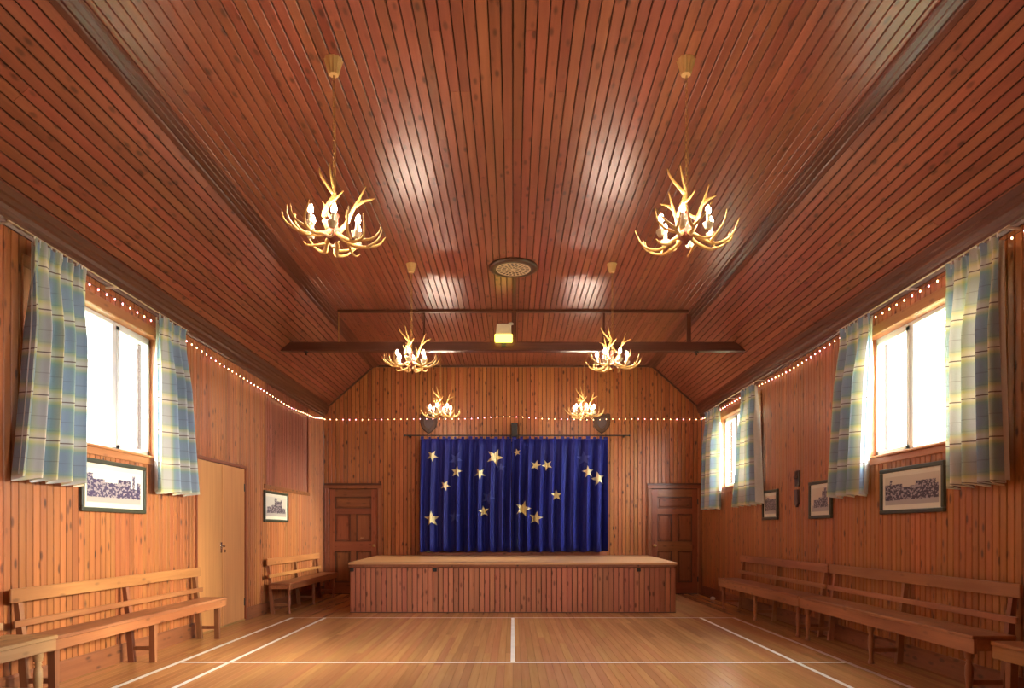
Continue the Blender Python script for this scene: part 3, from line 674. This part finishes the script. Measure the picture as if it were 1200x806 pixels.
plaid(1, 12.30, 11.55, 12.45, 11.62, 3, 'narrow plaid curtain hanging beside the panelled door', zbot=1.58, ph=0.2)
plaid(1, 10.40, 9.85, 10.85, 9.72, 4, 'flared plaid curtain with white lining showing beside the smallest picture', zbot=1.58, ph=3.0, lin=1.10)
for s, a, b, lab in ((-1, 4.72, 7.35, 'slim white curtain track above the window by the plywood door'), (1, 4.8, 7.35, 'slim white curtain track above the window over the long benches'), (1, 9.7, 12.45, 'slim white curtain track above the window by the panelled door')):
    e = tag(empty('curtain_track', (s*3.49, (a+b)/2, 3.343)), lab, 'curtain track', 'curtain tracks'); L = (b-a)/2
    MB().box(-0.008, 0.008, -L, L, 0.002, 0.007).build('rail', M['housing'], e)
    for y in (-L+0.05, 0, L-0.05): MB().box(min(0, s*0.11), max(0, s*0.11), y-0.008, y+0.008, 0.001, 0.013).build('bracket', M['white'], e)

# ------------------------------------------------------------------ benches
def bench(s, y0, y1, xf, zs, label, mat='bench', lmat='leg', style='turned', legs=3, ap=0.10, zr=0.81, zl=0.57, rail=0.10, back=True, group='wall benches', seatmat=None, rear_x=3.50):
    e = tag(empty('bench', (s*(xf+3.5)/2, (y0+y1)/2, 0)), label, 'bench', group)
    ox, oy = s*(xf+3.5)/2, (y0+y1)/2; X = lambda x: s*x-ox; L = (y1-y0)/2
    MB().box(X(xf-0.012), X(3.488), -L, L, zs-0.028, zs, 0.005).build('seat', M[seatmat or mat], e)
    MB().box(X(xf), X(xf+0.024), -L+0.004, L-0.004, zs-0.028-ap, zs-0.028, 0.003).build('apron', M[mat], e)
    for y in (-L+0.012, L-0.036): MB().box(X(xf+0.024), X(3.48), y, y+0.024, zs-0.028-ap*0.8, zs-0.028).build('end_rail', M[mat], e)
    for q in range(legs):
        y = -L+0.12+(2*L-0.24)*q/(legs-1)
        if style == 'turned':
            h = zs-0.028-ap; pr = [(0.022, 0), (0.027, 0.012), (0.022, 0.03), (0.016, 0.05), (0.020, 0.10), (0.028, h*0.52), (0.026, h*0.70), (0.017, h*0.76), (0.026, h*0.79), (0.017, h*0.82), (0.028, h*0.86), (0.028, h*0.90), (0.031, h*0.91), (0.031, zs-0.028)]
            MB().lathe(pr, 10).build('front_leg', M[lmat], e, True, (X(xf+0.045), y, 0))
        else:
            MB().prism([(-0.020, 0), (0.020, 0), (0.030, zs-0.028), (-0.030, zs-0.028)], lambda a, z: (X(xf+0.024)+s*0.0, y+a, z), lambda a, z: (X(xf+0.075), y+a, z)).build('front_leg', M[lmat], e)
        xr = rear_x; top = zr-0.01
        MB().prism([(xr-0.045, 0), (xr+0.01, 0), (xr+0.04, zs), (3.572, top), (3.54, top), (xr-0.005, zs)], lambda x, z: (X(x), y-0.022, z), lambda x, z: (X(x), y+0.022, z)).build('rear_post', M[lmat], e)
        MB().box(X(xf+0.06), X(xr-0.04), y-0.014, y+0.014, 0.11, 0.145).build('stretcher', M[lmat], e)
    if back:
        for z1, d, x in ((zr, rail, 3.52), (zl, 0.048, 3.492)):
            m = MB(); m.box(X(x), X(x+0.022), -L+0.02, L-0.02, z1-d, z1, 0.004); m.build('back_rail', M[mat], e)
    return e
bench(-1, 2.0, 4.70, 3.14, 0.487, 'pale scrubbed bench with turned legs, end to end with a brown bench', 'bench_light', 'bench_light', ap=0.075)
bench(-1, 4.77, 7.72, 3.24, 0.455, 'brown square-legged bench between pale scrubbed bench and plywood door', 'bench', 'leg', 'square', ap=0.075, zr=0.79, zl=0.565, seatmat='bench_dark')
bench(-1, 9.78, 12.45, 3.20, 0.45, 'short bench with turned legs in the corner beside the panelled door', 'bench', 'leg', ap=0.07, zr=0.80, seatmat='bench_dark')
bench(1, 7.62, 10.6, 3.19, 0.475, 'dark bench with turned legs nearest the stage below three small pictures', 'bench_dark', 'leg_dark', ap=0.10, zr=0.83, zl=0.60, group='long dark benches')
bench(1, 4.72, 7.61, 3.19, 0.475, 'dark bench with turned legs below the large vehicle photograph', 'bench_dark', 'leg_dark', ap=0.10, zr=0.83, zl=0.60, group='long dark benches')
bench(1, 1.9, 4.69, 3.29, 0.445, 'lower brown square-legged bench at the end of the dark bench row', 'bench', 'leg', 'square', ap=0.09, zr=0.80)
ds = tag(empty('door_stop', (3.5, 11.95, 0)), 'small white door stop on the floor by the far curtained window', 'door stop')
MB().lathe([(0, 0), (0.04, 0), (0.045, 0.02), (0.035, 0.045), (0, 0.055)], 12).build('stop_body', M['white'], ds, True)

# ------------------------------------------------------------------ antler chandeliers
def bez(p, n=10):
    """Catmull-Rom through the points"""
    p = [Vector(q) for q in p]; p = [p[0]*2-p[1]]+p+[p[-1]*2-p[-2]]; out = []
    for i in range(1, len(p)-2):
        for j in range(n):
            t = j/n; a, b, c, d = p[i-1:i+3]
            out.append(0.5*((2*b)+(c-a)*t+(2*a-5*b+4*c-d)*t*t+(3*b-a-3*c+d)*t**3))
    return out+[p[-2]]
def horn(m, pts, r0, r1, n=4):
    q = bez(pts, n); k = len(q); m.tube(q, [r0+(r1-r0)*(i/(k-1))**1.2 for i in range(k)], 7)
    return q
def rot(p, a): return (p[0]*math.cos(a)-p[1]*math.sin(a), p[0]*math.sin(a)+p[1]*math.cos(a), p[2])
def lower_antler(var):
    m = MB(); sw = 0.06 if var else -0.055
    horn(m, [(0.025, 0, -0.005), (0.09, sw*0.2, -0.045), (0.17, sw*0.9, -0.075), (0.25, sw*1.1, -0.06), (0.305, sw*0.6, -0.02), (0.34, -sw*0.1, 0.05)], 0.016, 0.004)
    horn(m, [(0.22, sw*1.1, -0.07), (0.265, sw*2.0, -0.05), (0.295, sw*2.5, -0.01), (0.30, sw*2.7, 0.04)], 0.010, 0.003)
    if var: horn(m, [(0.15, sw*0.8, -0.065), (0.20, -sw*0.3, -0.035), (0.245, -sw*0.9, 0.02), (0.26, -sw*1.1, 0.09)], 0.011, 0.0035)
    else: horn(m, [(0.10, sw*0.4, -0.05), (0.13, -sw*0.9, -0.085), (0.165, -sw*1.7, -0.09), (0.19, -sw*1.9, -0.065)], 0.011, 0.004)
    return m.mesh('antler', M['antler'], True)
def upper_antler(var):
    m = MB()
    if var == 0:
        horn(m, [(0.03, 0, 0.0), (0.075, 0.01, 0.08), (0.055, 0.02, 0.17), (0.03, 0.02, 0.24), (0.06, 0.03, 0.32), (0.085, 0.03, 0.42)], 0.019, 0.004)
        horn(m, [(0.035, 0.02, 0.24), (0.08, 0.0, 0.29), (0.125, -0.02, 0.35), (0.14, -0.03, 0.40)], 0.013, 0.004)
        horn(m, [(0.06, 0.02, 0.16), (0.02, 0.05, 0.2), (-0.02, 0.06, 0.26)], 0.012, 0.004)
    else:
        horn(m, [(0.03, 0, 0.0), (0.07, 0, 0.06), (0.10, 0.0, 0.15), (0.135, 0.0, 0.24), (0.17, 0.0, 0.34)], 0.018, 0.004)
        horn(m, [(0.12, 0, 0.20), (0.17, 0.01, 0.245), (0.235, 0.02, 0.28)], 0.013, 0.004)
        horn(m, [(0.08, 0, 0.10), (0.06, 0.05, 0.14), (0.05, 0.09, 0.20)], 0.012, 0.004)
    return m.mesh('antler', M['antler'], True)
LA = [lower_antler(0), lower_antler(1)]; UA = [upper_antler(0), upper_antler(1)]
hub_me = MB().lathe([(0, -0.085), (0.012, -0.08), (0.02, -0.06), (0.045, -0.045), (0.055, -0.015), (0.045, 0.02), (0.025, 0.035), (0.018, 0.09), (0.022, 0.12), (0, 0.125)], 14).mesh('hub', M['hub'], True)
cand = MB().lathe([(0, -0.045), (0.020, -0.045), (0.034, -0.012), (0.034, -0.006), (0.0135, -0.004), (0.0135, 0.05), (0, 0.05)], 10).mesh('candle', M['candle'])
bulb = MB().lathe([(0, 0.048), (0.008, 0.05), (0.0165, 0.064), (0.0175, 0.078), (0.012, 0.095), (0.004, 0.108), (0, 0.112)], 8).mesh('bulb', M['bulb'], True)
canopy_me = None
def canopy():
    m = MB(); n = 24
    prof = [(0.03, -0.10), (0.034, -0.095), (0.045, -0.05), (0.058, -0.008), (0.06, 0.0)]
    vs = []; fs = []
    for r, z in prof:
        for j in range(n): rr = r*(1+(0.06 if j % 2 else -0.06)); vs.append((rr*math.cos(2*PI*j/n), rr*math.sin(2*PI*j/n), z))
    for i in range(len(prof)-1):
        for j in range(n): fs.append((i*n+j, i*n+(j+1) % n, (i+1)*n+(j+1) % n, (i+1)*n+j))
    fs += [tuple(range(n)), tuple((len(prof)-1)*n+j for j in range(n))]
    return m.add(vs, fs).mesh('canopy', plain('pale gold canopy', (0.66, 0.42, 0.17, 1), 0.4, 0.15))
canopy_me = canopy(); ZH = 3.20
def chain():
    m = MB(); z = 0.12; top = ZC-ZH-0.10; k = 0
    while z < top-0.005:
        a = PI/2*(k % 2); pts = []
        for j in range(9):
            t = 2*PI*j/8; x = 0.007*math.cos(t); pts.append((x*math.cos(a), x*math.sin(a), z+0.0155+0.0175*math.sin(t)))
        m.tube(pts, 0.0022, 4, False); z += 0.029; k += 1
    m.tube([(0.009, 0.004, 0.1), (0.013, 0.002, top*0.5), (0.009, 0.0, top)], 0.002, 4)
    return m.mesh('chain', M['brass'])
chain_me = chain()
def chandelier(x, y, rz, label, tilt=(0, 0)):
    e = tag(empty('antler_chandelier', (x, y, ZH)), label, 'chandelier', 'antler chandeliers')
    T = Matrix.Rotation(tilt[0], 4, 'X') @ Matrix.Rotation(tilt[1], 4, 'Y')
    def put(nm, me, a=0.0, loc=(0, 0, 0), par=None):
        o = link(nm, me, par or e)
        mt = (T if par is None else Matrix.Identity(4)) @ Matrix.Rotation(a, 4, 'Z') @ Matrix.Translation(loc)
        o.location = mt.to_translation(); o.rotation_euler = mt.to_euler(); return o
    put('hub', hub_me)
    for q in range(6):
        put('antler', LA[q % 2], rz+2*PI*q/6)
        c = put('candle', cand, rz+2*PI*(q+0.42)/6, (0.175, 0, 0.005))
        put('bulb', bulb, 0, (0, 0, 0), c)
    for q, vv in ((0, 0), (1, 1), (2, 1)): put('antler', UA[vv], [PI+0.35, 0.05, 1.9][q]+rz*0.25)
    link('chain', chain_me, e); link('canopy', canopy_me, e, (0, 0, ZC-ZH))
    return e
chandelier(-1.20, 4.57, 0.3, 'antler chandelier hanging askew, in the row farthest from the stage', (0.0, 0.13))
chandelier(1.16, 4.57, 0.75, 'antler chandelier hanging level, in the row farthest from the stage')
chandelier(-1.20, 8.06, 0.1, 'antler chandelier beside the round ceiling vent, on the plywood double door side')
chandelier(1.17, 8.06, 0.5, 'antler chandelier beside the round ceiling vent, on the side of two curtained windows')
chandelier(-1.22, 11.5, 0.9, 'antler chandelier between tie beam and stage curtain, on the plywood double door side')
chandelier(1.20, 11.5, 0.2, 'antler chandelier between tie beam and stage curtain, on the side of two curtained windows')

# ------------------------------------------------------------------ string of fairy lights round three walls
def string_lights():
    e = tag(empty('string_lights', (0, 0, 0)), 'string of small warm fairy lights running under the eaves on three walls', 'fairy lights')
    pts = []; d = 3.568
    def side(s, y0, y1, zf, n):
        return [(s*d, y0+(y1-y0)*i/n, zf(y0+(y1-y0)*i/n)) for i in range(n+1)]
    def interp(tab, y):
        for (a, za), (b, zb) in zip(tab, tab[1:]):
            if a <= y <= b: t = (y-a)/(b-a); t = t*t*(3-2*t); return za+(zb-za)*t-0.015
        return tab[0][1] if y < tab[0][0] else tab[-1][1]
    tl = [(2.5, 3.30), (7.4, 3.29), (8.6, 3.245), (9.6, 3.225), (10.9, 3.195), (12.0, 3.24), (13, 3.335)]
    tr = [(2.5, 3.30), (7.4, 3.32), (8.75, 3.285), (9.9, 3.32), (11.5, 3.30), (12.4, 3.30), (13, 3.335)]
    tb = [(-3.6, 3.335), (-3.0, 3.33), (-1.6, 3.345), (-1.0, 3.345), (-0.2, 3.385), (0.0, 3.385), (0.7, 3.345), (1.5, 3.33), (2.0, 3.345), (3.6, 3.335)]
    L = side(-1, 5.2, 12.96, lambda y: interp(tl, y), 90)
    B = [(x, YB-0.03, interp(tb, x)) for x in [-3.5+7.0*i/70 for i in range(71)]]
    Rr = side(1, 2.5, 12.96, lambda y: interp(tr, y), 90)[::-1]
    path = [Vector(p) for p in L+B+Rr]
    MB().tube([p+Vector((0, 0, 0.012)) for p in path], 0.003, 4).build('wire', M['black'], e)
    prof = [(0, -0.010), (0.006, -0.005), (0.0068, 0.002), (0.004, 0.008), (0, 0.010)]
    me = [MB().lathe(prof, 6).mesh('fairy_bulb', M['fairy']), MB().lathe(prof, 6).mesh('fairy_bulb', M['fairyp'])]
    acc = 0.06; last = path[0]; n = 0
    for p in path[1:]:
        seg = (p-last).length; t = acc
        while t < seg:
            q = last.lerp(p, t/seg)
            inw = Vector((-q.x, 0, 0)).normalized()*0.004 if abs(q.x) > 3.56 else Vector((0, -0.004, 0))
            link('fairy_bulb', me[0 if random.random() < 0.62 else 1], e, tuple(q+inw+Vector((0, 0, -0.004)))); n += 1; t += 0.122
        acc = t-seg; last = p
string_lights()

# ------------------------------------------------------------------ outside
gr = struct(MB().box(-60, 60, -50, 60, -0.6, -0.35).build('ground', M['grass']))
hs = tag(empty('neighbour_house', (-8.6, 9.0, -0.35)), 'white rendered house with slate roofed porch seen through the window', 'house')
MB().box(-6, 0, -15, 16, 0, 6.4).build('walls', M['render'], hs)
MB().prism([(0.35, 6.3), (-3, 8.6), (-6.35, 6.3), (-3, 8.3)], lambda x, z: (x, -15.3, z), lambda x, z: (x, 16.3, z)).build('roof', M['slate'], hs)
pr = MB().prism([(2.2, 0), (9.0, 0), (9.0, 3.6), (5.6, 5.3), (2.2, 3.6)], lambda y, z: (0.0, y, z), lambda y, z: (0.6, y, z)).build('porch', M['render'], hs)
for a, b in (((1.9, 3.5), (5.6, 5.4)), ((9.3, 3.5), (5.6, 5.4))): MB().bar((0.35, a[0], a[1]), (0.35, b[0], b[1]), 0.9, 0.07).build('porch_roof', M['slate'], pr)
MB().tube([(0.06, 1.2, 0), (0.06, 1.2, 6.2)], 0.05, 8).build('downpipe', M['pvc'], hs)
